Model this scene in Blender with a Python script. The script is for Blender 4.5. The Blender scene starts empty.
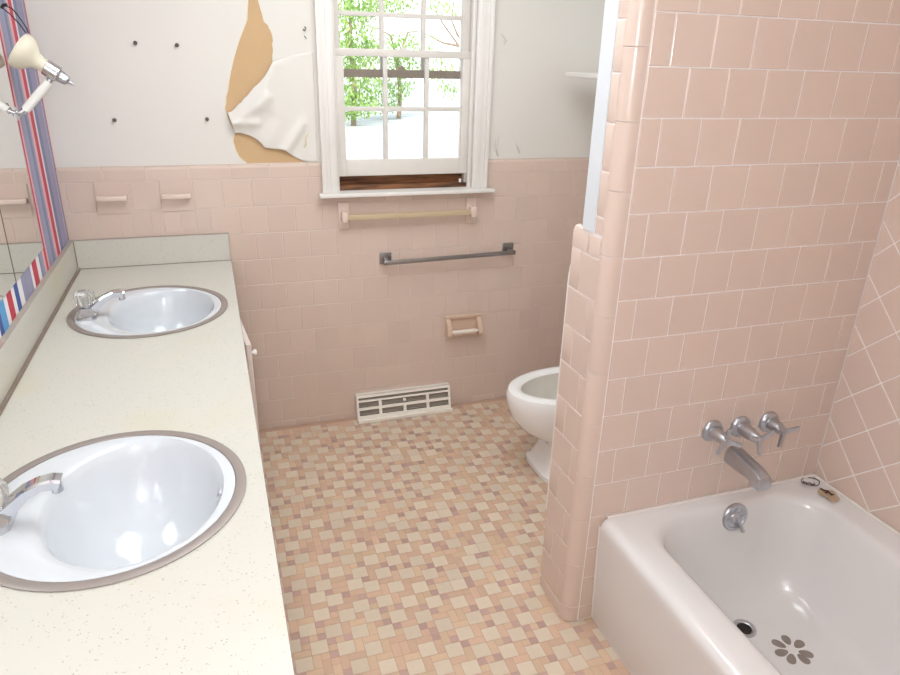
import bpy, bmesh, math, random
from mathutils import Vector, Matrix
from math import pi, sin, cos, sqrt

random.seed(7)
SC = bpy.context.scene
COL = SC.collection

# ------------------------------------------------------------------ materials
def lin(c):
    def f(v):
        v /= 255.0
        return v / 12.92 if v <= 0.04045 else ((v + 0.055) / 1.055) ** 2.4
    return (f(c[0]), f(c[1]), f(c[2]), 1.0)

def new_mat(name):
    m = bpy.data.materials.new(name)
    m.use_nodes = True
    nt = m.node_tree
    return m, nt, nt.nodes['Principled BSDF']

def mat(name, rgb, rough=0.5, metal=0.0, noise=0.0, nscale=8.0, island=0.0, coat=0.0, bump=0.0, bscale=40.0, rgb2=None, spec=0.5):
    """plain procedural material: base colour, optional noise mottling, per-piece tone, bump"""
    m, nt, b = new_mat(name)
    N, L = nt.nodes, nt.links
    b.inputs['Roughness'].default_value = rough
    b.inputs['Metallic'].default_value = metal
    b.inputs['Specular IOR Level'].default_value = spec
    if coat:
        b.inputs['Coat Weight'].default_value = coat
        b.inputs['Coat Roughness'].default_value = 0.08
    base = lin(rgb)
    b.inputs['Base Color'].default_value = base
    tc = N.new('ShaderNodeTexCoord')
    src = None
    if noise or rgb2:
        nz = N.new('ShaderNodeTexNoise')
        nz.inputs['Scale'].default_value = nscale
        nz.inputs['Detail'].default_value = 4
        L.new(tc.outputs['Object'], nz.inputs['Vector'])
        mx = N.new('ShaderNodeMix'); mx.data_type = 'RGBA'
        c2 = lin(rgb2) if rgb2 else tuple(max(0, v * (1 - noise)) for v in base[:3]) + (1,)
        mx.inputs['A'].default_value = base
        mx.inputs['B'].default_value = c2
        L.new(nz.outputs['Fac'], mx.inputs['Factor'])
        src = mx.outputs['Result']
    if island:
        g = N.new('ShaderNodeNewGeometry')
        mr = N.new('ShaderNodeMapRange')
        mr.inputs['To Min'].default_value = 1 - island
        mr.inputs['To Max'].default_value = 1 + island
        L.new(g.outputs['Random Per Island'], mr.inputs['Value'])
        hs = N.new('ShaderNodeHueSaturation')
        L.new(mr.outputs['Result'], hs.inputs['Value'])
        if src: L.new(src, hs.inputs['Color'])
        else: hs.inputs['Color'].default_value = base
        src = hs.outputs['Color']
    if src: L.new(src, b.inputs['Base Color'])
    if bump:
        nb = N.new('ShaderNodeTexNoise')
        nb.inputs['Scale'].default_value = bscale
        L.new(tc.outputs['Object'], nb.inputs['Vector'])
        bp = N.new('ShaderNodeBump')
        bp.inputs['Strength'].default_value = bump
        bp.inputs['Distance'].default_value = 0.002
        L.new(nb.outputs['Fac'], bp.inputs['Height'])
        L.new(bp.outputs['Normal'], b.inputs['Normal'])
    return m

def mat_stripes(name):
    """vertical wallpaper stripes along the wall (object y), repeating every 1.1 m"""
    m, nt, b = new_mat(name)
    N, L = nt.nodes, nt.links
    b.inputs['Roughness'].default_value = 0.6
    tc = N.new('ShaderNodeTexCoord')
    sp = N.new('ShaderNodeSeparateXYZ')
    L.new(tc.outputs['Object'], sp.inputs[0])
    d = N.new('ShaderNodeMath'); d.operation = 'DIVIDE'; d.inputs[1].default_value = -1.1
    L.new(sp.outputs['Y'], d.inputs[0])
    fr = N.new('ShaderNodeMath'); fr.operation = 'FRACT'
    L.new(d.outputs[0], fr.inputs[0])
    cr = N.new('ShaderNodeValToRGB')
    cr.color_ramp.interpolation = 'CONSTANT'
    pale, lav, slate, red, pink = (226, 218, 224), (152, 148, 176), (122, 128, 160), (196, 56, 78), (226, 176, 180)
    grey, blue, cyan, white = (150, 154, 180), (52, 84, 152), (92, 160, 214), (236, 232, 234)
    st = [(0.0, lav), (.022, pale), (.03, lav), (.115, slate), (.155, pale), (.178, red), (.222, pink), (.252, grey), (.275, slate),
          (.30, grey), (.335, lav), (.362, pink), (.382, red), (.408, pink), (.43, grey), (.47, slate), (.482, white), (.522, red),
          (.578, white), (.605, lav), (.63, grey), (.66, lav), (.69, grey), (.72, white), (.762, blue), (.802, white), (.833, red),
          (.88, white), (.91, cyan), (.955, blue), (.985, white), (1.02, red)]
    e = cr.color_ramp.elements
    e[0].position = 0; e[0].color = lin(st[0][1])
    e[1].position = st[1][0] / 1.1; e[1].color = lin(st[1][1])
    for p, c in st[2:]:
        x = e.new(p / 1.1); x.color = lin(c)
    L.new(fr.outputs[0], cr.inputs['Fac'])
    L.new(cr.outputs['Color'], b.inputs['Base Color'])
    return m

def mat_laminate(name, rgb=(226, 223, 207)):
    m, nt, b = new_mat(name)
    N, L = nt.nodes, nt.links
    b.inputs['Roughness'].default_value = 0.34
    tc = N.new('ShaderNodeTexCoord')
    v = N.new('ShaderNodeTexVoronoi'); v.inputs['Scale'].default_value = 170
    L.new(tc.outputs['Object'], v.inputs['Vector'])
    r = N.new('ShaderNodeMapRange')
    r.inputs['From Min'].default_value = 0.10; r.inputs['From Max'].default_value = 0.30
    L.new(v.outputs['Distance'], r.inputs['Value'])
    n2 = N.new('ShaderNodeTexNoise'); n2.inputs['Scale'].default_value = 90; n2.inputs['Detail'].default_value = 3
    L.new(tc.outputs['Object'], n2.inputs['Vector'])
    g = N.new('ShaderNodeMath'); g.operation = 'GREATER_THAN'; g.inputs[1].default_value = 0.55
    L.new(n2.outputs['Fac'], g.inputs[0])
    mx0 = N.new('ShaderNodeMix'); mx0.data_type = 'RGBA'
    mx0.inputs['A'].default_value = lin((156, 150, 136)); mx0.inputs['B'].default_value = lin(rgb)
    L.new(r.outputs['Result'], mx0.inputs['Factor'])
    mx1 = N.new('ShaderNodeMix'); mx1.data_type = 'RGBA'
    mx1.inputs['A'].default_value = lin(rgb)
    L.new(g.outputs[0], mx1.inputs['Factor']); L.new(mx0.outputs['Result'], mx1.inputs['B'])
    # faint yellowed stains with a shape of their own
    n3 = N.new('ShaderNodeTexNoise'); n3.inputs['Scale'].default_value = 3.2; n3.inputs['Detail'].default_value = 3
    L.new(tc.outputs['Object'], n3.inputs['Vector'])
    r3 = N.new('ShaderNodeMapRange'); r3.inputs['From Min'].default_value = .56; r3.inputs['From Max'].default_value = .74
    r3.inputs['To Max'].default_value = .5
    L.new(n3.outputs['Fac'], r3.inputs['Value'])
    mx2 = N.new('ShaderNodeMix'); mx2.data_type = 'RGBA'
    mx2.inputs['B'].default_value = lin((200, 194, 160))
    L.new(mx1.outputs['Result'], mx2.inputs['A']); L.new(r3.outputs['Result'], mx2.inputs['Factor'])
    L.new(mx2.outputs['Result'], b.inputs['Base Color'])
    return m

def mat_wood(name, a, c, scale=6, axis='X', rough=0.7):
    m, nt, b = new_mat(name)
    N, L = nt.nodes, nt.links
    b.inputs['Roughness'].default_value = rough
    tc = N.new('ShaderNodeTexCoord'); mp = N.new('ShaderNodeMapping')
    s = [scale * 6] * 3; s['XYZ'.index(axis)] = scale * .6
    mp.inputs['Scale'].default_value = s
    L.new(tc.outputs['Object'], mp.inputs['Vector'])
    n = N.new('ShaderNodeTexNoise'); n.inputs['Scale'].default_value = 1.5; n.inputs['Detail'].default_value = 6; n.inputs['Distortion'].default_value = .6
    L.new(mp.outputs['Vector'], n.inputs['Vector'])
    cr = N.new('ShaderNodeValToRGB')
    cr.color_ramp.elements[0].position = .32; cr.color_ramp.elements[0].color = lin(a)
    cr.color_ramp.elements[1].position = .68; cr.color_ramp.elements[1].color = lin(c)
    L.new(n.outputs['Fac'], cr.inputs['Fac']); L.new(cr.outputs['Color'], b.inputs['Base Color'])
    return m

def mat_pane(name):
    m, nt, b = new_mat(name)
    N, L = nt.nodes, nt.links
    N.remove(b)
    t = N.new('ShaderNodeBsdfTransparent'); g = N.new('ShaderNodeBsdfGlossy'); g.inputs['Roughness'].default_value = .02
    t.inputs['Color'].default_value = (.97, .98, .97, 1)
    fr = N.new('ShaderNodeFresnel'); fr.inputs['IOR'].default_value = 1.45
    mx = N.new('ShaderNodeMixShader')
    L.new(fr.outputs[0], mx.inputs[0]); L.new(t.outputs[0], mx.inputs[1]); L.new(g.outputs[0], mx.inputs[2])
    L.new(mx.outputs[0], N['Material Output'].inputs[0])
    return m

def mat_leaf(name, a, c):
    m, nt, b = new_mat(name)
    N, L = nt.nodes, nt.links
    g = N.new('ShaderNodeNewGeometry')
    mx = N.new('ShaderNodeMix'); mx.data_type = 'RGBA'
    mx.inputs['A'].default_value = lin(a); mx.inputs['B'].default_value = lin(c)
    L.new(g.outputs['Random Per Island'], mx.inputs['Factor'])
    L.new(mx.outputs['Result'], b.inputs['Base Color'])
    b.inputs['Roughness'].default_value = .5
    tr = N.new('ShaderNodeBsdfTranslucent'); L.new(mx.outputs['Result'], tr.inputs['Color'])
    ms = N.new('ShaderNodeMixShader'); ms.inputs[0].default_value = .45
    L.new(b.outputs[0], ms.inputs[1]); L.new(tr.outputs[0], ms.inputs[2])
    L.new(ms.outputs[0], N['Material Output'].inputs[0])
    return m

M = {}
M['tile'] = mat('pink_glazed_tile', (215, 194, 180), rough=.2, noise=.05, nscale=9, island=.025)
M['tile_lit'] = mat('flash_lit_pink_tile', (222, 201, 187), rough=.2, noise=.05, nscale=9, island=.02)  # same pink tile, lightened to stand in for stronger flash by the tub
M['grout'] = mat('white_grout', (242, 234, 230), rough=.9)
M['grout_old'] = mat('aged_pink_grout', (222, 206, 194), rough=.9, noise=.12, nscale=14)
M['paint'] = mat('white_wall_paint', (236, 236, 234), rough=.6)
M['paper'] = mat('white_wallpaper', (226, 222, 214), rough=.5, noise=.05, nscale=3, bump=.05, bscale=60)
M['board'] = mat('bare_brown_wallboard', (208, 174, 132), rough=.85, noise=.12, nscale=9, bump=.2, bscale=50)
M['paper_edge'] = mat('torn_paper_core', (238, 226, 200), rough=.9)
M['stripes'] = mat_stripes('striped_wallpaper')
M['trim'] = mat('white_trim_paint', (236, 232, 226), rough=.4, noise=.06, nscale=12)
M['trim_old'] = mat('chipped_sash_paint', (226, 220, 212), rough=.55, noise=.12, nscale=16)
M['rail_brown'] = mat('brown_outer_rail', (176, 156, 144), rough=.8, noise=.3, nscale=20)  # browner and darker than the rest of the sash
M['sillwood'] = mat_wood('weathered_brown_sill_wood', (58, 34, 20), (146, 96, 60), 7)
M['laminate'] = mat_laminate('speckled_cream_laminate', (202, 199, 189))
M['seam'] = mat('brown_laminate_edge', (138, 122, 108), rough=.6, noise=.2, nscale=30)
M['edge'] = mat('taupe_laminate_edge', (178, 168, 156), rough=.6, noise=.15, nscale=20)
M['porcelain'] = mat('white_porcelain', (208, 212, 216), rough=.1, coat=.4)
M['enamel'] = mat('white_tub_enamel', (231, 229, 227), rough=.16, noise=.03, nscale=5, coat=.3)
M['toilet'] = mat('white_toilet_china', (238, 237, 234), rough=.12, coat=.3)
M['toilet_in'] = mat('stained_toilet_china', (226, 221, 210), rough=.2, noise=.15, nscale=16)
M['chrome'] = mat('chrome', (214, 216, 220), rough=.1, metal=1)
M['chrome_old'] = mat('dulled_chrome', (204, 207, 213), rough=.3, metal=1, noise=.2, nscale=45)
M['bar'] = mat('tarnished_chrome', (172, 170, 170), rough=.32, metal=1, noise=.25, nscale=40)
M['tpc'] = mat('tan_pink_ceramic', (212, 184, 162), rough=.15)
M['steel'] = mat('brushed_steel_rim', (158, 148, 142), rough=.45, metal=.35, noise=.1, nscale=30)
M['ceramic'] = mat('beige_ceramic', (224, 204, 190), rough=.15)
M['plastic_bar'] = mat('yellowed_plastic_bar', (196, 176, 144), rough=.35)
M['roller'] = mat('ivory_plastic_roller', (232, 220, 206), rough=.35)
M['register'] = mat('cream_painted_metal', (242, 236, 224), rough=.4, noise=.05, nscale=10)
M['dark'] = mat('dark_recess', (46, 40, 36), rough=.9)
M['reg_back'] = mat('register_inside', (150, 138, 122), rough=.9)
M['louver'] = mat('grey_louver', (184, 174, 160), rough=.5)
M['black'] = mat('black_wire', (24, 22, 22), rough=.5)
M['screw'] = mat('dark_screw_metal', (96, 84, 82), rough=.45, metal=.6)
M['cream'] = mat('cream_plastic', (224, 216, 196), rough=.35)
M['white_plastic'] = mat('white_plastic', (238, 236, 232), rough=.35)
M['rust'] = mat('rust_stain', (212, 186, 156), rough=.5, noise=.3, nscale=60)
M['rust_dark'] = mat('rusty_metal', (84, 56, 42), rough=.7, noise=.3, nscale=90)
M['petal'] = mat('worn_sticker', (150, 138, 130), rough=.7, noise=.2, nscale=60)
M['cabinet'] = mat('pinkish_cabinet_paint', (232, 218, 212), rough=.5, noise=.05, nscale=6)
M['cab_in'] = mat('dark_cabinet_interior', (70, 52, 44), rough=.9)
M['caulk'] = mat('white_caulk', (236, 230, 224), rough=.6)
M['strip'] = mat('pale_blue_white_paint', (218, 223, 226), rough=.5)
M['ceiling'] = mat('ceiling_paint', (238, 236, 232), rough=.8)
M['pane'] = mat_pane('window_glass')
M['bark'] = mat('pale_bark', (150, 128, 110), rough=.9, noise=.3, nscale=3)
M['leaf_a'] = mat_leaf('spring_leaf', (122, 164, 76), (184, 206, 130))
M['leaf_b'] = mat_leaf('green_leaf', (120, 160, 82), (178, 202, 128))
M['yard'] = mat_wood('pale_driveway', (128, 138, 146), (192, 196, 198), .5, 'X', .9)
M['fl_cream'] = mat('vinyl_cream', (216, 200, 178), rough=.3, island=.05, noise=.06, nscale=60)
M['fl_pink'] = mat('vinyl_pink', (212, 179, 154), rough=.3, island=.06, noise=.06, nscale=60)
M['fl_peach'] = mat('vinyl_peach', (214, 185, 156), rough=.3, island=.06, noise=.06, nscale=60)
M['fl_dark'] = mat('vinyl_mauve', (194, 162, 150), rough=.3, island=.08, noise=.06, nscale=60)
M['fl_line'] = mat('vinyl_printed_line', (196, 160, 138), rough=.4)

mm, nt, b = new_mat('mirror_silver'); b.inputs['Base Color'].default_value = (.9, .92, .9, 1); b.inputs['Metallic'].default_value = 1; b.inputs['Roughness'].default_value = 0.0; M['mirror'] = mm
mm, nt, b = new_mat('clear_acrylic'); b.inputs['Base Color'].default_value = (.97, .95, .92, 1); b.inputs['Transmission Weight'].default_value = .85; b.inputs['Roughness'].default_value = .05; b.inputs['IOR'].default_value = 1.45; M['acrylic'] = mm

# ------------------------------------------------------------------ mesh helpers
class MB:
    def __init__(self):
        self.v, self.f, self.m = [], [], []
    def add(self, vs, fs, mi=0, T=None):
        o = len(self.v)
        self.v += [tuple(T @ Vector(p)) if T else tuple(p) for p in vs]
        self.f += [tuple(o + i for i in f) for f in fs]
        self.m += [mi] * len(fs)
        return self
    def box(self, a, b, bev=0, mi=0, T=None, seg=2):
        bm = bmesh.new()
        bmesh.ops.create_cube(bm, size=1)
        for v in bm.verts:
            v.co = Vector([(a[i] + b[i]) / 2 + v.co[i] * (b[i] - a[i]) for i in range(3)])
        if bev:
            bmesh.ops.bevel(bm, geom=list(bm.edges), offset=bev, segments=seg, affect='EDGES', profile=.5)
        bm.verts.index_update()
        self.add([v.co for v in bm.verts], [[v.index for v in f.verts] for f in bm.faces], mi, T)
        bm.free()
        return self
    def rings(self, rings, mi=0, closed=True, cap0=False, cap1=False, T=None):
        n = len(rings[0]); vs = [p for r in rings for p in r]; fs = []
        for k in range(len(rings) - 1):
            for i in range(n if closed else n - 1):
                j = (i + 1) % n
                fs.append((k * n + i, k * n + j, (k + 1) * n + j, (k + 1) * n + i))
        if cap0: fs.append(tuple(range(n))[::-1])
        if cap1: fs.append(tuple((len(rings) - 1) * n + i for i in range(n)))
        return self.add(vs, fs, mi, T)
    def lathe(self, prof, n=24, mi=0, T=None, cap0=True, cap1=True):
        """prof: (radius, height) pairs about local z"""
        return self.rings([[(r * cos(2 * pi * i / n), r * sin(2 * pi * i / n), h) for i in range(n)] for r, h in prof], mi, True, cap0, cap1, T)
    def tube(self, pts, r, n=10, mi=0, caps=True, closed=False):
        P = [Vector(p) for p in pts]; rr = r if isinstance(r, (list, tuple)) else [r] * len(P)
        rg = []; ref = None
        for i, p in enumerate(P):
            if closed: d = P[(i + 1) % len(P)] - P[i - 1]
            else: d = P[min(i + 1, len(P) - 1)] - P[max(i - 1, 0)]
            d.normalize()
            if ref is None: ref = Vector((0, 0, 1)) if abs(d.z) < .9 else Vector((1, 0, 0))
            u = (ref - d * ref.dot(d)).normalized(); w = d.cross(u); ref = u
            rg.append([p + (u * cos(2 * pi * k / n) + w * sin(2 * pi * k / n)) * rr[i] for k in range(n)])
        if closed: rg.append(rg[0])
        return self.rings(rg, mi, True, caps and not closed, caps and not closed)
    def prism(self, poly, z0, z1, mi=0, T=None):
        n = len(poly)
        return self.rings([[(x, y, z0) for x, y in poly], [(x, y, z1) for x, y in poly]], mi, True, True, True, T)
    def build(self, name, mats, parent=None, smooth=None):
        me = bpy.data.meshes.new(name)
        me.from_pydata(self.v, [], self.f)
        for m_ in (mats if isinstance(mats, (list, tuple)) else [mats]):
            me.materials.append(m_)
        for p, mi in zip(me.polygons, self.m): p.material_index = mi
        bm = bmesh.new(); bm.from_mesh(me)
        bmesh.ops.recalc_face_normals(bm, faces=list(bm.faces))
        bm.to_mesh(me); bm.free()
        if smooth:
            for p in me.polygons: p.use_smooth = True
            me.set_sharp_from_angle(angle=math.radians(smooth))
        o = bpy.data.objects.new(name, me)
        COL.objects.link(o)
        if parent: o.parent = parent
        return o

def recenter(o, loc):
    """put a top-level mesh's origin at loc without moving it"""
    o.data.transform(Matrix.Translation(-Vector(loc))); o.location = loc

def tag(o, label, cat, group=None, kind=None):
    o['label'] = label; o['category'] = cat
    if group: o['group'] = group
    if kind: o['kind'] = kind
    return o

def thing(name, label, cat, loc=(0, 0, 0), group=None, kind=None):
    o = bpy.data.objects.new(name, None); COL.objects.link(o)
    o.empty_display_size = .05
    o.location = loc
    return tag(o, label, cat, group, kind)

def copy_tree(o, parent=None):
    c = o.copy(); COL.objects.link(c)
    if parent: c.parent = parent
    for ch in list(o.children): copy_tree(ch, c)
    return c

def frame(origin, zdir, xdir=None):
    z = Vector(zdir).normalized()
    x = Vector(xdir) if xdir else (Vector((0, 0, 1)) if abs(z.z) < .9 else Vector((1, 0, 0)))
    x = (x - z * x.dot(z)).normalized(); y = z.cross(x)
    m = Matrix((x, y, z)).transposed().to_4x4(); m.translation = Vector(origin)
    return m

# ---- tiles: every tile a low pillow of its own, in (u, v) on a wall
def clip(poly, f):
    out = []
    for i in range(len(poly)):
        a, b = poly[i - 1], poly[i]
        fa, fb = f(a), f(b)
        if fa >= 0: 
            if not out or out[-1] != a: out.append(a)
        if fa * fb < 0:
            t = fa / (fa - fb); out.append((a[0] + (b[0] - a[0]) * t, a[1] + (b[1] - a[1]) * t))
    return out

def clip_rect(poly, u0, u1, v0, v1):
    for f in (lambda p: p[0] - u0, lambda p: u1 - p[0], lambda p: p[1] - v0, lambda p: v1 - p[1]):
        poly = clip(poly, f)
        if len(poly) < 3: return []
    return poly

def inset(poly, d):
    n = len(poly); out = poly
    area = sum(poly[i - 1][0] * poly[i][1] - poly[i][0] * poly[i - 1][1] for i in range(n))
    if area < 0: poly = poly[::-1]
    out = poly
    for i in range(n):
        a, b = poly[i - 1], poly[i]
        L = math.hypot(b[0] - a[0], b[1] - a[1])
        if L < 1e-6: continue
        nx, ny = -(b[1] - a[1]) / L, (b[0] - a[0]) / L
        out = clip(out, lambda p: (p[0] - a[0]) * nx + (p[1] - a[1]) * ny - d)
        if len(out) < 3: return []
    return out

GAP = .0011
def add_tile(mb, poly, mp, mi=0, gap=None, lip=.0012, dep=.0022):
    gap = gap or GAP
    a = inset(poly, gap)
    if len(a) < 3: return
    n0 = len(a)
    c = [sum(p[0] for p in a) / n0, sum(p[1] for p in a) / n0]
    w = min(max(p[0] for p in a) - min(p[0] for p in a), max(p[1] for p in a) - min(p[1] for p in a))
    if w < .004: return
    k = min(.45, 2 * lip / w)
    r1 = [(p[0] + (c[0] - p[0]) * k, p[1] + (c[1] - p[1]) * k) for p in a]
    r0 = [(p[0] + (c[0] - p[0]) * k * .25, p[1] + (c[1] - p[1]) * k * .25) for p in a]
    mb.rings([[mp(u, v, -dep) for u, v in a], [mp(u, v, -dep * .3) for u, v in r0], [mp(u, v, 0) for u, v in r1]], mi, True, False, True)

T = .1095
def rect(u0, u1, v0, v1): return [(u0, v0), (u1, v0), (u1, v1), (u0, v1)]
def running(mb, mp, u0, u1, v0, v1, ub, vb, holes=(), half=0, mi=0):
    """running-bond square tiles; holes: rectangles cut out (tiles trimmed round them)"""
    k0 = math.floor((v0 - vb) / T); k1 = math.ceil((v1 - vb) / T)
    for k in range(k0, k1):
        off = ub + (.5 * T if (k + half) % 2 else 0)
        i0 = math.floor((u0 - off) / T); i1 = math.ceil((u1 - off) / T)
        for i in range(i0, i1):
            r = [off + i * T, off + (i + 1) * T, vb + k * T, vb + (k + 1) * T]
            r = [max(r[0], u0), min(r[1], u1), max(r[2], v0), min(r[3], v1)]
            rs = [r]
            for h in holes:
                nx = []
                for q in rs:
                    if q[1] <= h[0] or q[0] >= h[1] or q[3] <= h[2] or q[2] >= h[3]: nx.append(q); continue
                    if q[0] < h[0]: nx.append([q[0], h[0], q[2], q[3]])
                    if q[1] > h[1]: nx.append([h[1], q[1], q[2], q[3]])
                    m0, m1 = max(q[0], h[0]), min(q[1], h[1])
                    if q[2] < h[2]: nx.append([m0, m1, q[2], h[2]])
                    if q[3] > h[3]: nx.append([m0, m1, h[3], q[3]])
                rs = nx
            for q in rs:
                if q[1] - q[0] > .006 and q[3] - q[2] > .006: add_tile(mb, rect(*q), mp, mi)

def cap_row(mb, mp, u0, u1, v0, v1, L=.1525, mi=0):
    """bullnose cap: rounded over at the top edge"""
    u = u0
    while u < u1 - .004:
        e = min(u + L, u1); a, b = u + GAP, e - GAP; h = v1 - v0; r = .014
        prof = [(v0 + GAP, -.0022), (v0 + GAP + .0012, 0), (v1 - r, 0), (v1 - r * .5, -.0018), (v1 - r * .15, -.006), (v1, -.0118)]
        mb.rings([[mp(uu, v, d) for v, d in prof] for uu in (a, b)], mi, False)
        u = e

# ------------------------------------------------------------------ room dimensions (metres)
XR = 2.285            # right wall face
YT = -1.4443          # tiled wall behind the taps
YB = -1.267           # toilet side of that partition
XW = 1.4222           # free end of the partition
XG = 1.4689           # joint between bullnose and field tile
ZC = .8092            # worktop height
YF = -3.0             # wall behind the camera
H = 2.44

# floor ------------------------------------------------------------
def struct(o, label, cat): return tag(o, label, cat, None, 'structure')

mb = MB()
mb.box((-.12, YF - .12, -.12), (XR + .12, .16, -.0012), 0, 4)
u = .0248
x0, y0 = .50, -3.0
nx, ny = int(1.80 / u), int(3.0 / u)
grid = [[None] * ny for _ in range(nx)]
rnd = random.Random(3)
# cream squares near a skewed lattice with small slips, then mauve dots, then pink strips
cells = []
for a in range(-120, 160):
    for c in range(-160, 120):
        ix, iy = 3 * a + c, -a - 3 * c
        if 0 <= ix < nx - 1 and 0 <= iy < ny - 1: cells.append((ix, iy))
cells.sort(key=lambda p: (p[1], p[0]))
sq = []
def free(ix, iy, w, h): 
    return all(0 <= ix + i < nx and 0 <= iy + j < ny and grid[ix + i][iy + j] is None for i in range(w) for j in range(h))
def occupy(ix, iy, w, h, k):
    for i in range(w):
        for j in range(h): grid[ix + i][iy + j] = k
    sq.append((ix, iy, w, h, k))
for ix, iy in cells:
    if rnd.random() < .12:
        ix += rnd.choice((-1, 0, 1)); iy += rnd.choice((-1, 0, 1))
    if free(ix, iy, 2, 2) and rnd.random() < .97: occupy(ix, iy, 2, 2, 0)
for (ix, iy, w, h, k) in list(sq):
    opts = [(ix - 1, iy - 1), (ix + 2, iy + 2), (ix + 2, iy - 1), (ix - 1, iy), (ix + 2, iy + 1)]
    rnd.shuffle(opts)
    for o in opts[:2]:
        if free(o[0], o[1], 1, 1): occupy(o[0], o[1], 1, 1, 3); break
for iy in range(ny):
    for ix in range(nx):
        if grid[ix][iy] is None:
            o = [(2, 1), (1, 2)]; rnd.shuffle(o)
            for w, h in o:
                if free(ix, iy, w, h): occupy(ix, iy, w, h, rnd.choice((1, 1, 2))); break
            else: occupy(ix, iy, 1, 1, rnd.choice((1, 2)))
g = .0007
for ix, iy, w, h, k in sq:
    a, b_ = x0 + ix * u + g, y0 + iy * u + g; c, d = x0 + (ix + w) * u - g, y0 + (iy + h) * u - g
    c = min(c, XR)
    mb.add([(a, b_, 0), (c, b_, 0), (c, d, 0), (a, d, 0)], [(0, 1, 2, 3)], k)
floor = mb.build('floor', [M['fl_cream'], M['fl_pink'], M['fl_peach'], M['fl_dark'], M['fl_line']])
struct(floor, 'pink and cream mosaic patterned sheet vinyl bathroom floor', 'floor')

ceiling = MB().box((-.12, YF - .12, H), (XR + .12, .17, H + .1)).build('ceiling', M['ceiling'])
struct(ceiling, 'plain white painted ceiling over the bathroom', 'ceiling')

# back wall --------------------------------------------------------
WX0, WX1, WZ0, WZ1 = 1.018, 1.608, 1.05, 2.06       # window opening
PY = .0095
mb = MB()
for a, b_ in (((-.12, PY, 0), (WX0, .17, H)), ((WX1, PY, 0), (XR + .12, .17, H)), ((WX0, PY, 0), (WX1, .17, WZ0)), ((WX0, PY, WZ1), (WX1, .17, H))):
    mb.box(a, b_)
wall_back = mb.build('wall_back', M['board'])
struct(wall_back, 'back wall with pink tile below and torn white wallpaper above', 'wall')
ZB0 = .1434; ZCAP = ZB0 + 9 * T; ZTOP = 1.186
mpb = lambda u_, v_, d: (u_, -d, v_)
mb = MB()
mb.box((0, .0016, 0), (WX0 - .01, PY, ZTOP - .012), 0, 1); mb.box((WX1 + .01, .0016, 0), (XR, PY, ZTOP - .012), 0, 1); mb.box((WX0 - .01, .0016, 0), (WX1 + .01, PY, 1.049), 0, 1)
cups = [(.113, .231, 1.012, 1.135), (.339, .457, 1.012, 1.135)]
holes = cups + [(1.498, 1.678, .366, .478), (WX0 - .004, WX1 + .004, 1.052, 1.3)]
running(mb, mpb, 0, XR, 0.004, ZCAP, .567, ZB0, holes)
cap_row(mb, mpb, 0, WX0 - .004, ZCAP, ZTOP, .15); cap_row(mb, mpb, WX1 + .004, XR, ZCAP, ZTOP, .15)
mb.build('tile_wainscot', [M['tile'], M['grout_old']], wall_back, 14)

# wallpaper sheet with the torn hole
UP = [(.726, 1.96), (.724, 1.86), (.72, 1.766), (.711, 1.70), (.696, 1.668), (.681, 1.638), (.667, 1.605), (.654, 1.57), (.640, 1.528), (.628, 1.486), (.622, 1.458), (.613, 1.433), (.610, 1.41), (.605, 1.394)]
RIGHT = [(.792, 1.563), (.7935, 1.585), (.797, 1.60), (.7945, 1.62), (.799, 1.635), (.797, 1.65), (.794, 1.662), (.787, 1.676), (.784, 1.686), (.771, 1.695), (.768, 1.71), (.766, 1.722), (.760, 1.745), (.755, 1.767), (.752, 1.86), (.745, 1.96)]
LEFTLOW = [(.612, 1.36), (.622, 1.33), (.633, 1.303), (.626, 1.285), (.624, 1.27), (.631, 1.239), (.64, 1.216), (.654, 1.201), (.668, 1.1875)]
TOPE = [(.612, 1.378), (.626, 1.381), (.640, 1.392), (.654, 1.408), (.666, 1.415), (.674, 1.427), (.690, 1.440), (.717, 1.470), (.735, 1.484), (.757, 1.508), (.772, 1.530), (.792, 1.563), (.86, 1.585), (.945, 1.60)]
BOTE = [(.633, 1.303), (.650, 1.305), (.670, 1.299), (.690, 1.292), (.706, 1.283), (.718, 1.274), (.731, 1.260), (.738, 1.248), (.760, 1.244), (.800, 1.240), (.817, 1.237), (.836, 1.221), (.846, 1.212), (.858, 1.205), (.880, 1.194), (.905, 1.1875), (.945, 1.1875)]
hole = UP + LEFTLOW + [(.945, 1.1875), (.945, 1.60), (.86, 1.585)] + RIGHT
def filled_sheet(outer_list, y):
    bm = bmesh.new(); ed = []
    for lp in outer_list:
        vs = [bm.verts.new((x, y, z)) for x, z in lp]
        ed += [bm.edges.new((vs[i - 1], vs[i])) for i in range(len(vs))]
    bmesh.ops.triangle_fill(bm, edges=ed, use_beauty=True)
    bm.verts.index_update()
    r = [tuple(v.co) for v in bm.verts], [tuple(v.index for v in f.verts) for f in bm.faces]
    bm.free(); return r
ZP = ZTOP - .0005
outer = [(0, ZP), (.94, ZP), (.94, 1.04), (WX0, 1.04), (WX0, WZ1), (WX1, WZ1), (WX1, 1.04), (1.69, 1.04), (1.69, ZP), (XR, ZP), (XR, H), (0, H)]
outer = [(0, ZP), (WX0, ZP), (WX0, WZ1), (WX1, WZ1), (WX1, ZP), (XR, ZP), (XR, H), (0, H)]
vs, fs = filled_sheet([outer, hole], PY - .0012)
mb = MB(); mb.add(vs, fs, 0)
# torn pale paper edge round the hole
edge = UP + LEFTLOW
mb.tube([(x, PY - .0018, z) for x, z in edge], .0014, 6, 1)
mb.tube([(x, PY - .0016, z) for x, z in RIGHT], .0009, 6, 1)
paper = mb.build('wallpaper', [M['paper'], M['paper_edge']], wall_back)
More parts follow.
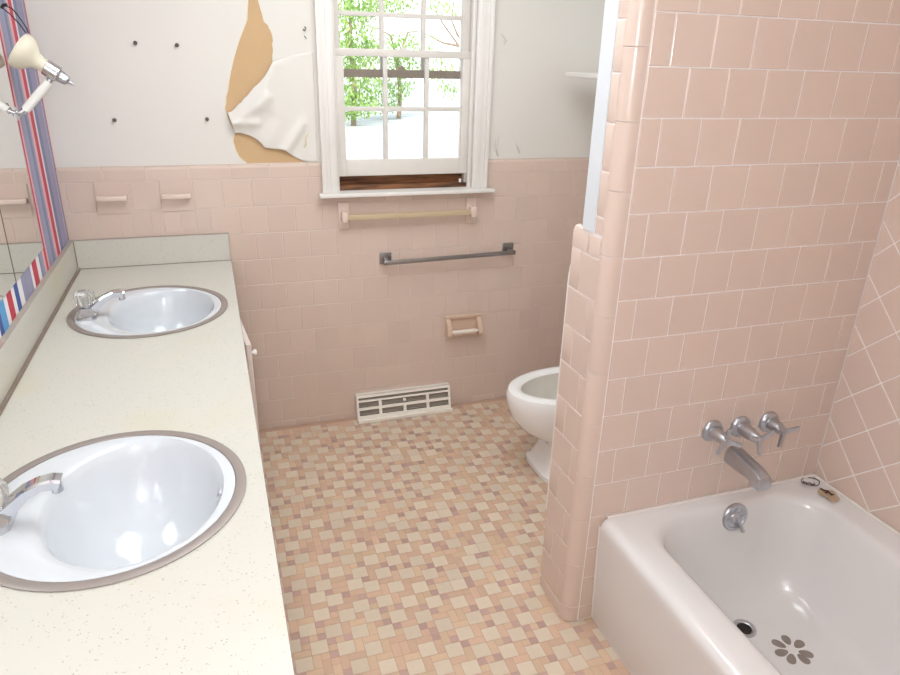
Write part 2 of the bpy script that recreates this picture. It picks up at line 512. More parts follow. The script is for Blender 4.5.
# the sagging loose flap between the two bare patches
def along(poly, t):
    d = [0]
    for i in range(1, len(poly)): d.append(d[-1] + math.hypot(poly[i][0] - poly[i - 1][0], poly[i][1] - poly[i - 1][1]))
    s = t * d[-1]
    for i in range(1, len(poly)):
        if s <= d[i] + 1e-9:
            k = (s - d[i - 1]) / (d[i] - d[i - 1]); a, b_ = poly[i - 1], poly[i]
            return (a[0] + (b_[0] - a[0]) * k, a[1] + (b_[1] - a[1]) * k)
    return poly[-1]
def sm(x, a, b_): 
    t = min(1, max(0, (x - a) / (b_ - a))); return t * t * (3 - 2 * t)
def seg_d(px, pz, ax, az, bx, bz):
    t = max(0, min(1, ((px - ax) * (bx - ax) + (pz - az) * (bz - az)) / ((bx - ax) ** 2 + (bz - az) ** 2)))
    return math.hypot(px - ax - t * (bx - ax), pz - az - t * (bz - az)), t
NS, NTT = 70, 50
vs, fs = [], []
for i in range(NS + 1):
    s = i / NS
    b_, a = along(BOTE, s), along(TOPE, s)
    for j in range(NTT + 1):
        t = j / NTT
        x, z = b_[0] + (a[0] - b_[0]) * t, b_[1] + (a[1] - b_[1]) * t
        hold = (1 - sm(x, .72, .93)) 
        d = .018 * hold * (.45 + .55 * sin(pi * (.1 + .8 * t)))
        for (ax, az, bx, bz, amp, w) in ((.628, 1.345, .76, 1.43, .014, .022), (.628, 1.34, .72, 1.34, .010, .016), (.80, 1.215, .90, 1.34, .016, .020), (.73, 1.40, .80, 1.56, .010, .026), (.70, 1.30, .78, 1.36, -.006, .03)):
            dd, tt = seg_d(x, z, ax, az, bx, bz)
            d += amp * .75 * math.exp(-(dd / w) ** 2) * (1 - sm(x, .86, .94))
        d *= 1 - sm(z, 1.545, 1.60) * sm(x, .77, .80)
        d *= sm(.945 - x, 0, .06)
        vs.append((x, PY - .0016 - max(d, 0), z))
for i in range(NS):
    for j in range(NTT):
        k = i * (NTT + 1) + j
        fs.append((k, k + NTT + 1, k + NTT + 2, k + 1))
mb = MB(); mb.add(vs, fs)
flap = mb.build('loose_paper_flap', [M['paper'], M['paper_edge']], wall_back, 60)
flap['label'] = 'loose creased flap of torn white wallpaper'
sd = flap.modifiers.new('thickness', 'SOLIDIFY'); sd.thickness = .0008; sd.offset = 1
# small lifted curls of paper right of the window
for i, pts in enumerate([[(1.722, .0, 1.285), (1.714, -.006, 1.262), (1.712, -.010, 1.235), (1.718, -.006, 1.212), (1.728, 0, 1.196)],
                         [(1.812, 0, 1.262), (1.808, -.006, 1.247), (1.815, -.009, 1.232), (1.826, -.004, 1.217), (1.832, 0, 1.205)],
                         [(1.712, 0, 1.690), (1.722, -.007, 1.676), (1.732, -.005, 1.664), (1.724, 0, 1.648)],
                         [(.905, 0, 1.30), (.898, -.006, 1.285), (.897, -.008, 1.262), (.890, 0, 1.245)]]):
    mb = MB()
    w = .004
    mb.rings([[(x, PY - .0015 + y, z) for x, y, z in pts], [(x + w, PY - .0035 + y * 1.7, z) for x, y, z in pts], [(x + 2 * w, PY - .0015 + y * .2, z) for x, y, z in pts]], 0, False)
    mb.build('paper_tear', M['paper_edge' if i == 3 else 'paper'], wall_back, 60)

# left wall --------------------------------------------------------
wall_left = MB().box((-.12, YF - .12, 0), (0, PY + .005, H)).build('wall_left', M['stripes'])
struct(wall_left, 'left wall papered in red, white and blue vertical stripes', 'wall')
# right wall -------------------------------------------------------
wall_right = MB().box((XR + .008, YF - .12, 0), (XR + .12, PY + .005, H)).build('wall_right', M['paint'])
struct(wall_right, 'right wall beside the tub with diagonally set pink tile', 'wall')
ZTT = .0543 + 20 * T
mpr = lambda u_, v_, d: (XR + -d * -1 * -1, u_, v_)
mpr = lambda u_, v_, d: (XR - d, u_, v_)
mb = MB()
mb.box((XR + .0016, YF, 0), (XR + .0078, YT, ZTT), 0, 1)
s2 = T / sqrt(2); GAP = .0018
oy, oz = -1.4958, .691
for i in range(-40, 40):
    for j in range(-40, 40):
        cy, cz = oy + (i - j) * s2, oz + (i + j + 1) * s2
        if cy < YF - s2 or cy > YT + s2 or cz < -s2 or cz > ZTT + s2: continue
        p = clip_rect([(cy - s2, cz), (cy, cz - s2), (cy + s2, cz), (cy, cz + s2)], YF, YT, 0, ZTT)
        if len(p) >= 3: add_tile(mb, p, mpr)
mb.build('diagonal_tile', [M['tile_lit'], M['grout']], wall_right, 14)
GAP = .0012
mb = MB()
mb.box((XR + .0016, YB, 0), (XR + .0078, 0, ZTOP - .012), 0, 1)
running(mb, mpr, YB, 0, 0.004, ZCAP, 0, ZB0)
cap_row(mb, mpr, YB, 0, ZCAP, ZTOP, .15)
mb.build('tile_wainscot', [M['tile'], M['grout_old']], wall_right, 14)

# wall behind the camera with the door
mb = MB()
mb.box((-.12, YF - .12, 0), (.70, YF, H)); mb.box((1.46, YF - .12, 0), (XR + .12, YF, H)); mb.box((.70, YF - .12, 2.03), (1.46, YF, H))
wall_front = mb.build('wall_front', M['paint'])
struct(wall_front, 'white wall with the doorway behind the viewer', 'wall')
d1 = thing('door_1', 'white panelled door opposite the window', 'door', (1.08, YF - .06, 0), None, 'structure')
mb = MB().box((-.378, -.02, .005), (.378, .02, 2.025), .003)
for z0, z1 in ((.2, .95), (1.1, 1.85)):
    for xa, xb in ((-.29, -.04), (.04, .29)): mb.box((xa, .018, z0), (xb, .026, z1), .006)
mb.build('door_leaf', M['trim'], d1)
MB().lathe([(.026, 0), (.026, .006), (.012, .012), (.012, .034), (.026, .045), (.028, .056), (.018, .066)], 20, 0, frame((.33, .02, .96), (0, 1, 0))).build('door_knob', M['chrome_old'], d1, 40)

# partition between toilet and tub ----------------------------------
rr = .0325
def corner(r, off):
    return [(XW + off + r - r * cos(a), YT + off + r - r * sin(a)) for a in [pi / 2 * k / 8 for k in range(9)]]
mb = MB()
ins = .0022
low = [(XR, YT + ins)] + corner(rr - .001, ins)[::-1] + [(XW + ins, YB), (XR, YB)]
high = [(XR, YT + ins)] + corner(rr - .001, ins)[::-1] + [(XW + ins, -1.3135), (XR, -1.3135)]
mb.prism(low, 0, 1.150, 0); mb.prism(high, 1.150, H, 0)
wall_part = mb.build('wall_partition', [M['grout']])
struct(wall_part, 'pink tiled partition wall between toilet and bathtub', 'wall')
mb = MB()
mpt = lambda u_, v_, d: (u_, YT - d, v_)
GAP = .0018
running(mb, mpt, XG, XR, .0543, ZTT, XG, .0543, (), 1)
mb.box((XR - .0028, YT + .0005, .37), (XR - .0001, YT - .0010, ZTT), 0, 1)
add_tile(mb, rect(XG, XR, .003, .0543), mpt)
mb.build('field_tile', [M['tile_lit'], M['grout']], wall_part, 14)
# bullnose column round the free corner
mb = MB()
z = .056 - .157
pr = [(XG - GAP, YT + .0022), (XG - GAP - .0014, YT)] + [(x, y) for x, y in corner(rr, 0)[::-1]] + [(XW, YT + rr + .0005), (XW + .0022, YT + rr + .0016)]
while z < ZTT:
    a, b_ = max(z, .0) + .0006, min(z + .157, ZTT) - .0006
    if b_ > a: 
        rings = [[(x + .0012, y + .0012, a) for x, y in pr], [(x, y, a + .0014) for x, y in pr], [(x, y, b_ - .0014) for x, y in pr], [(x + .0012, y + .0012, b_) for x, y in pr]]
        mb.rings(rings, 0, False)
    z += .157
mb.build('bullnose_trim', M['tile_lit'], wall_part, 40)
# narrow end face
mb = MB()
mpe = lambda u_, v_, d: (XW - d, u_, v_)
ye = YT + rr + .001
zr = [.0035, .0455] + [.155 + k * T for k in range(10)]
for k in range(len(zr) - 1):
    if k == 0: add_tile(mb, rect(ye, YB, zr[0], zr[1]), mpe); continue
    if k % 2: cuts = [ye, YB - T, YB]
    else: cuts = [ye, YB - .055, YB]
    for q in range(len(cuts) - 1): add_tile(mb, rect(cuts[q], cuts[q + 1], zr[k], zr[k + 1]), mpe)
for a, b_ in ((ye, -1.352), (-1.352, YB)):        # rounded caps over the ledge
    aa, bb = a + GAP, b_ - GAP
    zt = 1.2
    mb.rings([[(XW + .0022, y, zr[-1] + GAP) for y in (aa, bb)], [(XW, y, zr[-1] + GAP + .0014) for y in (aa, bb)], [(XW, y, zt - .014) for y in (aa, bb)],
              [(XW + .004, y, zt - .004) for y in (aa, bb)], [(XW + .014, y, zt) for y in (aa, bb)], [(XW + .06, y, zt) for y in (aa, bb)]], 0, False)
zz = 1.2
k = 0
while zz < ZTT:
    e = min(zz + (.0435 if k == 0 else T), ZTT); add_tile(mb, rect(ye, -1.3725, zz, e), mpe); zz = e; k += 1
mb.build('end_tile', M['tile_lit'], wall_part, 22)
MB().box((XW - .001, -1.3715, 1.2005), (XW + .0021, -1.3135, H)).build('painted_end_strip', M['strip'], wall_part)
MB().box((XW + .0022, -1.3134, 1.2005), (XR, -1.3085, H)).build('painted_face', M['paint'], wall_part)
mb = MB()
mb.box((XW + .016, -1.3130, 1.1505), (XR, YB, 1.2), .0)
mb.build('ledge', M['tile'], wall_part)
pts = [(XW + .006, YB + .002 - .012 * sm(zv, 1.075, 1.115), zv) for zv in [.30 + (1.112 - .30) * i / 30 for i in range(31)]]
MB().tube(pts, [.0065] * 29 + [.005, .002], 8).build('caulk_bead', M['caulk'], wall_part, 60)

# ------------------------------------------------------------------ window
win = thing('window_1', 'white double-hung window of small panes above the towel bar', 'window', (1.31, 0, 1.052), None, 'structure')
def wpart(name, boxes, m_, parent=win, bev=.0015):
    mb = MB()
    for a, b_ in boxes: mb.box((a[0] - 1.31, a[1], a[2] - 1.052), (b_[0] - 1.31, b_[1], b_[2] - 1.052), bev)
    return mb.build(name, m_, parent, 30)
YC = PY - .002
wpart('casing', [((.957, -.012, 1.066), (1.020, YC, 2.05)), ((.955, -.022, 1.066), (.972, -.010, 2.13)), ((.990, -.016, 1.066), (1.014, -.010, 2.05)),
                 ((1.606, -.012, 1.066), (1.672, YC, 2.05)), ((1.656, -.022, 1.066), (1.673, -.010, 2.13)), ((1.613, -.016, 1.066), (1.638, -.010, 2.05)),
                 ((.957, -.012, 2.05), (1.672, YC, 2.12)), ((.955, -.022, 2.113), (1.673, -.010, 2.13))], M['trim'])
wpart('jamb', [((1.0185, PY + .001, 1.066), (1.023, .165, 2.055)), ((1.603, PY + .001, 1.066), (1.6075, .165, 2.055)), ((1.0235, PY + .001, 2.045), (1.6025, .165, 2.055)),
               ((1.0235, .010, 1.066), (1.030, .028, 2.04)), ((1.592, .010, 1.066), (1.6025, .028, 2.04))], M['trim'])
wpart('stool', [((.939, -.05, 1.051), (1.700, -.0125, 1.066)), ((WX0 + .0005, -.013, 1.051), (WX1 - .0005, .030, 1.066))], M['trim'], win, .002)
wpart('outer_sill', [((WX0 + .0055, .0305, 1.0515), (WX1 - .0055, .165, 1.085)), ((WX0 + .0055, .068, 1.085), (WX1 - .0055, .165, 1.150))], M['sillwood'])
def sash(name, x0, x1, z0, z1, ya, yb, st, br, tr, vx, hz, m_, mb_rail=None):
    rail = [((x0, ya, z1 - tr), (x1, yb, z1)), ((x0, ya, z0), (x0 + st, yb, z1 - tr)), ((x1 - st, ya, z0), (x1, yb, z1 - tr))]
    if not mb_rail: rail.append(((x0 + st, ya, z0), (x1 - st, yb, z0 + br)))
    s = wpart(name, rail, m_)
    s['label'] = name.replace('_', ' ')
    if mb_rail: wpart('bottom_rail', [((x0 + st, ya, z0), (x1 - st, yb, z0 + br))], mb_rail, s)
    yc = (ya + yb) / 2
    wpart('muntin', [((x - .0085, yc - .011, z0 + br), (x + .0085, yc + .011, z1 - tr)) for x in vx] + [((x0 + st, yc - .0105, z - .0085), (x1 - st, yc + .0105, z + .0085)) for z in hz], m_, s)
    xs = [x0 + st] + vx + [x1 - st]; zs = [z0 + br] + hz + [z1 - tr]
    for i in range(len(xs) - 1):
        for j in range(len(zs) - 1):
            wpart('pane', [((xs[i] + .007, yc - .0015, zs[j] + .007), (xs[i + 1] - .007, yc + .0015, zs[j + 1] - .007))], M['pane'], s, 0)
    return s
ls = sash('lower_sash', 1.0245, 1.6015, 1.124, 1.616, .030, .064, .040, .066, .028, [1.234, 1.409], [1.390], M['trim_old'])
us = sash('upper_sash', 1.0245, 1.6015, 1.509, 2.043, .067, .100, .034, .031, .04, [1.231, 1.404], [1.742, 1.905], M['trim_old'], M['rail_brown'])
MB().lathe([(.014, 0), (.014, .004), (.008, .010), (.004, .014)], 16, 0, frame((1.310 - 1.31, .047, 1.616 - 1.052), (0, 0, 1))).build('sash_lock', M['trim_old'], ls, 40)
MB().lathe([(.015, 0), (.015, .005), (.009, .012), (.004, .016)], 16, 0, frame((1.312 - 1.31, .083, 1.540 - 1.052), (0, 0, 1))).build('sash_lock', M['rail_brown'], us, 40)
wpart('sash_track', [((1.5835, .032, 1.068), (1.600, .064, 1.1230))], M['louver'])
wpart('latch', [((1.562, .033, 1.068), (1.571, .045, 1.100)), ((1.571, .033, 1.068), (1.580, .040, 1.082))], M['trim'])

# ------------------------------------------------------------------ yard beyond the window
yard = MB().box((-60, .6, -1.8), (60, 90, -1.5)).build('ground', M['yard'])
struct(yard, 'pale driveway outside below the window', 'ground')
def tree(name, label, loc, trunk_h, blobs, leaf, nleaf, lsz, seed, branches=(), group=None):
    r = random.Random(seed)
    t = thing(name, label, 'tree', loc, group)
    mb = MB()
    mb.tube([(0, 0, 0), (.1, 0, trunk_h * .4), (-.05, .1, trunk_h * .8), (0, 0, trunk_h)], [.13, .11, .09, .06], 10)
    for br in branches: 
        n = len(br); mb.tube(br, [.07 - .05 * i / (n - 1) for i in range(n)], 7)
    mb.build('trunk', M['bark'], t, 60)
    mb = MB()
    tot = sum(b_[3] * b_[5] for b_ in blobs)
    for (bx, by, bz, rx, ry, rz) in blobs:
        for _ in range(int(nleaf * rx * rz / tot)):
            while True:
                p = Vector((r.uniform(-1, 1), r.uniform(-1, 1), r.uniform(-1, 1)))
                if .25 < p.length < 1: break
            c = Vector((bx + p.x * rx, by + p.y * ry, bz + p.z * rz))
            rot = Matrix.Rotation(r.uniform(0, 6.28), 4, 'Z') @ Matrix.Rotation(r.uniform(-1.2, 1.2), 4, 'X')
            s = lsz * r.uniform(.6, 1.3)
            mb.add([c + rot @ Vector(q) for q in ((-s * .4, 0, 0), (0, 0, -s * .75), (s * .4, .1 * s, 0), (0, 0, s * .75))], [(0, 1, 2, 3)])
    f = mb.build('foliage', leaf, t)
    f['kind'] = 'stuff'
    return t
tree('leafy_tree', 'bright spring-green tree outside filling the left window panes', (6.9, 30, -1.5), 4.6, [(-.1, 0, 4.0, 1.2, .8, 1.1), (.5, .2, 5.3, 1.3, .8, .9), (-.3, 0, 2.9, .9, .8, .8), (.4, 0, 2.0, 1.0, .8, .9), (-.4, 0, 1.0, .9, .8, .8), (.9, .3, 3.2, .7, .7, .6), (.2, -.3, .9, 1.0, .6, .6)], M['leaf_a'], 4600, .12, 5)
tree('leafy_shrub', 'smaller green tree outside behind the middle window panes', (10.1, 34, -1.5), 3.2, [(0, 0, 3.5, 1.3, 1, .7), (-.2, 0, 1.7, 1.1, 1, .8), (.3, .2, 2.6, 1.0, .9, .6), (-.4, .4, 5.6, 1.5, 1.2, .7), (-.7, 0, .8, .9, .7, .6)], M['leaf_b'], 2400, .12, 6,
     [[(0, 0, 2.6), (-.4, 0, 4.0), (-1.0, 0, 4.3), (-1.6, 0, 4.4)], [(0, 0, 3.0), (.5, 0, 4.2), (1.4, 0, 4.3)]])
tree('sparse_tree', 'thinly leaved tree with bare brown limbs outside the right panes', (13.3, 31.5, -1.5), 3.3, [(-1.8, 0, 2.6, .8, .8, .7), (-1.7, 0, 5.2, 1.0, 1, .4), (-2.4, 0, 3.6, .5, .6, .5), (-1.3, 0, 1.6, .6, .6, .5)], M['leaf_a'], 480, .12, 7,
     [[(0, 0, 3.0), (-.8, 0, 3.6), (-1.6, 0, 4.5), (-2.2, 0, 5.3)], [(0, 0, 3.2), (-.9, 0, 4.1), (-1.2, 0, 4.7), (-1.1, 0, 5.8)], [(-.8, 0, 3.6), (-1.6, 0, 3.7), (-2.6, 0, 4.1)], [(0, 0, 2.9), (.5, 0, 3.6), (1.0, 0, 3.9)], [(0, 0, 1.6), (-.9, 0, 2.3), (-1.9, 0, 2.5)]])

# ------------------------------------------------------------------ vanity
DC = .5765                       # worktop front edge
VY0, VY1 = -2.42, -.0            # near end / far end
cab = thing('vanity_cabinet', 'long painted vanity cabinet under the worktop, one door ajar', 'cabinet', (.0, -1.2, 0))
def cpart(name, fn, m_, parent=cab, smooth=None):
    mb = MB(); fn(mb); o = mb.build(name, m_, None, smooth)
    o.data.transform(Matrix.Translation((0, 1.2, 0))); o.parent = parent
    return o
def body(mb):
    mb.box((.001, VY0 + .01, .0), (.47, -.002, .09))
    mb.box((.001, VY0 + .01, .09), (.53, -.002, .11)); mb.box((.001, VY0 + .01, .11), (.02, -.002, .76))
    mb.box((.02, VY0 + .01, .11), (.53, VY0 + .03, .76)); mb.box((.02, -.02, .11), (.53, -.002, .76))
    for y in (-.66, -1.22, -1.80): mb.box((.51, y - .02, .11), (.53, y + .02, .70))
    mb.box((.51, VY0 + .03, .70), (.53, -.02, .76))
cpart('carcass', body, M['cabinet'])
def knob_m(mb, p, zdir): mb.lathe([(.005, 0), (.005, .007), (.009, .011), (.010, .015), (.007, .019)], 16, 0, frame(p, zdir))
def door(y0, y1, knob_y):
    dr = cpart('door', lambda mb: mb.box((.531, y0, .10), (.549, y1, .735), .003), M['cabinet'])
    cpart('knob', lambda mb: knob_m(mb, (.549, knob_y, .66), (1, 0, 0)), M['white_plastic'], dr, 40)
for y0, y1, k in ((-1.22, -.775, -1.18), (-1.78, -1.24, -1.29), (-2.39, -1.82, -2.34)): door(y0, y1, k)
# the far door stands ajar, hinged beside the back wall
hy = -.150
ang = math.radians(5)
Rz = Matrix.Translation((.540, hy, 0)) @ Matrix.Rotation(ang, 4, 'Z') @ Matrix.Translation((-.540, -hy, 0))
def ajar(mb): mb.box((.531, -.750, .10), (.549, hy, .735), .003, 0, Rz)
dr = cpart('door', ajar, M['cabinet'])
dr['label'] = 'cabinet door standing ajar'
cpart('knob', lambda mb: mb.lathe([(.005, 0), (.005, .007), (.009, .011), (.010, .015), (.007, .019)], 16, 0, Rz @ frame((.549, -.715, .69), (1, 0, 0))), M['white_plastic'], dr, 40)

# worktop with two round cut-outs
SINKS = [(.303, -.554), (.304, -1.620)]
RS = .222
top = thing('countertop', 'speckled cream laminate worktop with low backsplash and two basins', 'countertop', (.30, -1.2, .77))
def tpart(name, mb, m_, smooth=None):
    o = mb.build(name, m_, None, smooth); o.data.transform(Matrix.Translation((-.30, 1.2, -.77))); o.parent = top; return o
bm = bmesh.new(); ed = []
loops = [[(.0155, VY0), (DC, VY0), (DC, -.0165), (.0155, -.0165)]] + [[(cx + RS * cos(2 * pi * i / 64), cy + RS * sin(2 * pi * i / 64)) for i in range(64)] for cx, cy in SINKS]
loops[0] = [(.001, VY0), (.5805, VY0), (.5735, -.0015), (.001, -.0015)]
for lp in loops:
    vv = [bm.verts.new((x, y, ZC)) for x, y in lp]; ed += [bm.edges.new((vv[i - 1], vv[i])) for i in range(len(vv))]
bmesh.ops.triangle_fill(bm, edges=ed, use_beauty=True)
r = bmesh.ops.extrude_face_region(bm, geom=list(bm.faces))
for e in r['geom']:
    if isinstance(e, bmesh.types.BMVert): e.co.z = .772
bm.verts.index_update()
mb = MB(); mb.add([tuple(v.co) for v in bm.verts], [tuple(v.index for v in f.verts) for f in bm.faces]); bm.free()
tpart('top', mb, M['laminate'])
tpart('front_edge', MB().prism([(.5805, VY0), (.5817, VY0), (.5747, -.0015), (.5735, -.0015)], .7725, ZC), M['seam'])
DC = .5735
HB = .9195
mb = MB().box((.0165, -.0185, ZC + .0005), (DC - .002, -.0012, HB - .0016), .0008); tpart('rear_backsplash', mb, M['laminate'])
mb = MB().box((.001, VY0, ZC + .0005), (.0155, -.0012, HB - .0016), .0008); tpart('side_backsplash', mb, M['laminate'])
mb = MB()
mb.box((.001, VY0, HB - .0015), (.0165, -.0012, HB + .0006), .0005); mb.box((.0165, -.0190, HB - .0015), (DC - .002, -.0012, HB), .0004)
mb.box((DC - .0022, -.0190, ZC + .0005), (DC - .0005, -.0012, HB), .0004)
tpart('splash_capping', mb, M['edge'])
mb = MB()
mb.box((.0156, VY0, ZC + .0002), (.0265, -.0187, ZC + .0050), .001)
mb.box((.0166, -.0212, ZC + .0002), (DC - .002, -.0187, ZC + .0022), .0006)
mb.box((.0157, -.0215, ZC), (.0185, -.0187, HB - .002), .0005)
tpart('brown_seam', mb, M['seam'])

# basins
def basin(cx, cy, label):
    t = thing('sink', label, 'sink', (cx, cy, ZC), 'round drop-in basins')
    n = 64
    def circ(r, z, ox=0, ry=None): return [(ox + r * cos(2 * pi * i / n), (ry or r) * 1.03 * sin(2 * pi * i / n), z) for i in range(n)]
    MB().rings([circ(.216, -.02), circ(.2225, .0006), circ(.2375, .0008), circ(.2405, .0012), circ(.2405, .0028), circ(.236, .0042), circ(.226, .0042), circ(.2215, .0034), circ(.2205, .0005), circ(.2145, -.02)], 0, True).build('steel_rim', M['steel'], t, 35)
    ox = .036
    prof = [(.2200, .2200, -.001, 0), (.2195, .2195, .0020, 0), (.214, .214, .0026, 0), (.190, .208, .0020, .012), (.172, .204, .0012, .026), (.163, .199, -.001, .034), (.158, .194, -.007, ox), (.151, .186, -.028, ox), (.141, .174, -.066, ox),
            (.124, .153, -.112, ox), (.094, .116, -.154, ox), (.060, .072, -.176, ox), (.026, .030, -.184, ox), (.024, .024, -.186, ox)]
    rg = [circ(a, z, o, b_) for a, b_, z, o in prof]
    MB().rings(rg, 0, True).build('bowl', M['porcelain'], t, 50)
    MB().lathe([(.024, -.186), (.029, -.1815), (.027, -.1805), (.020, -.183), (.018, -.188)], 24, 0, Matrix.Translation((ox, 0, 0))).build('drain', M['chrome'], t, 40)
    mb = MB()
    mb.lathe([(.007, 0), (.007, .0015), (.004, .002)], 16, 0, frame((.036 + .149, .01, -.032), (-1, 0, .42)))
    mb.build('overflow_hole', M['chrome_old'], t, 40)
    return t
basin(*SINKS[0], 'round white basin with steel rim at the far end of the worktop')
basin(*SINKS[1], 'round white basin with steel rim at the near end of the worktop')

# basin taps
def faucet(label, loc):
    t = thing('faucet', label, 'faucet', loc, 'single-knob basin faucets')
    mb = MB()
    rg = []
    for z, sx, sy in ((0, .028, .038), (.014, .028, .037), (.022, .023, .028), (.032, .019, .021)):
        rg.append([(x * sx, y * sy, z) for x, y in ((1, -.7), (1, .7), (.6, 1), (-.6, 1), (-1, .7), (-1, -.7), (-.6, -1), (.6, -1))])
    mb.rings(rg, 0, True, True, True)
    mb.build('base', M['chrome'], t, 25)
    # flat-topped spout that rises, arches and turns down
    path = [(.000, .012, .018, .012), (.030, .036, .0175, .012), (.056, .058, .0165, .010), (.080, .069, .016, .009), (.100, .071, .016, .010), (.112, .066, .016, .012)]
    rg = []
    for i, (x, z, hw, hh) in enumerate(path):
        a = path[max(i - 1, 0)]; b_ = path[min(i + 1, len(path) - 1)]
        d = Vector((b_[0] - a[0], 0, b_[1] - a[1])).normalized(); nn = Vector((-d.z, 0, d.x))
        c = Vector((x, 0, z))
        rg.append([c + nn * k * hh + Vector((0, w * hw, 0)) for k, w in ((1, -.75), (1, .75), (.6, 1), (-1, .9), (-1, -.9), (.6, -1))])
    mb = MB(); mb.rings(rg, 0, True, True, True)
    mb.lathe([(.010, 0), (.010, .016), (.008, .018)], 16, 0, frame((.104, 0, .066), (.12, 0, -1)))
    mb.build('spout', M['chrome'], t, 28)
    k = MB()
    n = 10; rg = []
    for z, r_ in ((.034, .012), (.040, .022), (.046, .028), (.064, .031), (.078, .029), (.085, .021)):
        rg.append([(r_ * (1 if i % 2 else .9) * cos(2 * pi * i / (2 * n)), r_ * (1 if i % 2 else .9) * sin(2 * pi * i / (2 * n)), z) for i in range(2 * n)])
    k.rings(rg, 0, True, True, True)
    kn = k.build('clear_knob', M['acrylic'], t, 20)
    kn['label'] = 'clear acrylic knob'
    MB().lathe([(.0065, .030), (.0065, .060), (.009, .062), (.009, .066)], 12).build('stem', M['chrome_old'], kn, 40)
    return t
faucet('chrome faucet with clear knob on the far basin', (.124, SINKS[0][1] - .028, ZC + .0024))
faucet('chrome faucet with clear knob on the near basin', (.118, SINKS[1][1] - .030, ZC + .0024))

# ------------------------------------------------------------------ mirror on the left wall
mir = thing('wall_mirror', 'large panelled wall mirror over the striped wallpaper', 'mirror', (0, -1.4, 1.0))
for a, b_ in ((-.792, -.435), (-1.50, -.795), (-2.38, -1.503)):
    mb = MB().box((.001, a + 1.4, .0), (.0065, b_ + 1.4, .98), .0012); mb.build('mirror_panel', M['mirror'], mir)
MB().box((.0005, -.795 + 1.4, .0), (.0072, -.792 + 1.4, .98)).build('panel_joint', M['screw'], mir)
MB().box((.0005, -.4345 + 1.4, .0), (.0070, -.432 + 1.4, .98)).build('edge_strip', M['chrome_old'], mir)

# ------------------------------------------------------------------ wall lamp by the mirror
lampy = -.415
lamp = thing('wall_lamp', 'broken wall lamp with cream bell socket and white tube arm beside the mirror', 'lamp', (0, lampy, 1.405))
def lp(x, z, y=0): return Vector((x, y, z - 1.405))
mb = MB()
mb.lathe([(.020, 0), (.020, .004), (.010, .010)], 20, 0, frame((.0005, 0, 0), (1, 0, 0)))
mb.tube([lp(.004, 1.405), lp(.022, 1.412), lp(.036, 1.420)], .0055, 10)
for dx, dz in ((0, 0), (.012, .006)): mb.tube([lp(.014 + dx, 1.398 + dz), lp(.030 + dx, 1.434 + dz)], .004, 8)
mb.build('wall_bracket', M['chrome'], lamp, 40)
MB().tube([lp(.030, 1.416), lp(.106, 1.496)], .0125, 16).build('arm', M['white_plastic'], lamp, 40)
ax0, ax1 = lp(.040, 1.584), lp(.175, 1.484)        # socket axis, from the bell mouth to the tail
dv = (ax1 - ax0).normalized(); Fz = frame(ax0, dv, (0, 1, 0)) @ Matrix.Diagonal((.95, .95, .86, 1))
MB().lathe([(.036, .004), (.052, .0), (.0565, .007), (.056, .020), (.051, .034), (.039, .047), (.027, .058), (.022, .074), (.021, .092)], 28, 0, Fz, False, True).build('bell_socket', M['cream'], lamp, 50)
mb = MB().lathe([(.021, .090), (.0255, .094), (.0255, .134), (.021, .139)], 24, 0, Fz); mb.build('chrome_collar', M['chrome'], lamp, 40)
mb = MB().lathe([(.017, .137), (.019, .144), (.015, .166), (.006, .172), (.002, .192)], 16, 0, Fz)
mb.tube([lp(.106, 1.494), lp(.112, 1.508), lp(.118, 1.520)], .008, 10)
mb.build('swivel', M['chrome_old'], lamp, 40)
w0 = ax0 + Vector((.030, 0, .042))
mb = MB().tube([w0 + Vector(p) for p in ((0, 0, 0), (-.012, .004, .022), (-.032, .006, .048), (-.046, .004, .062), (-.040, 0, .070), (-.022, -.004, .062), (-.008, -.006, .040), (.004, -.002, .014), (.006, 0, 0))], .0016, 8)
mb.tube([w0 + Vector(p) for p in ((-.050, .004, .062), (-.044, .003, .070), (-.034, .002, .071))], .0045, 8)
mb.build('wire_loop', M['black'], lamp, 60)

# ------------------------------------------------------------------ fittings on the back wall
def cup(label, r, bar_z):
    cx, cz = (r[0] + r[1]) / 2, (r[2] + r[3]) / 2; w, h = (r[1] - r[0]) / 2 - .0015, (r[3] - r[2]) / 2 - .0015
    t = thing('ceramic_holder', label, 'holder', (cx, 0, cz), 'ceramic tile holders')
    MB().box((-w, -.0026, -h), (w, .0014, h), .001).build('back_plate', M['tile'], t)
    mb = MB()
    for s in (-1, 1): mb.box((s * .046 - .006, -.030, -.010), (s * .046 + .006, -.002, .010), .003)
    mb.box((-.053, -.034, -.009), (.053, -.019, .009), .004)
    mb.build('rail', M['ceramic'], t, 40)
    return t
c1 = cup('square ceramic holder in the tile nearer the striped wall', cups[0], 0)
c2 = cup('square ceramic holder in the tile nearer the window', cups[1], 0)

bar = thing('towel_bar', 'beige ceramic towel bar fixed just below the window', 'towel bar', (1.325, 0, .965))
for x in (1.040, 1.608):
    p = MB().box((x - .023 - 1.325, -.008, -.056), (x + .023 - 1.325, -.0002, .058), .003).build('post', M['ceramic'], bar, 30)
    mb = MB().box((x - .013 - 1.325, -.048, -.022), (x + .013 - 1.325, -.007, .024), .006); o = mb.build('bracket', M['ceramic'], p, 40)
MB().box((1.046 - 1.325, -.043, -.011), (1.602 - 1.325, -.023, .011), .002).build('rail', M['plastic_bar'], bar, 30)

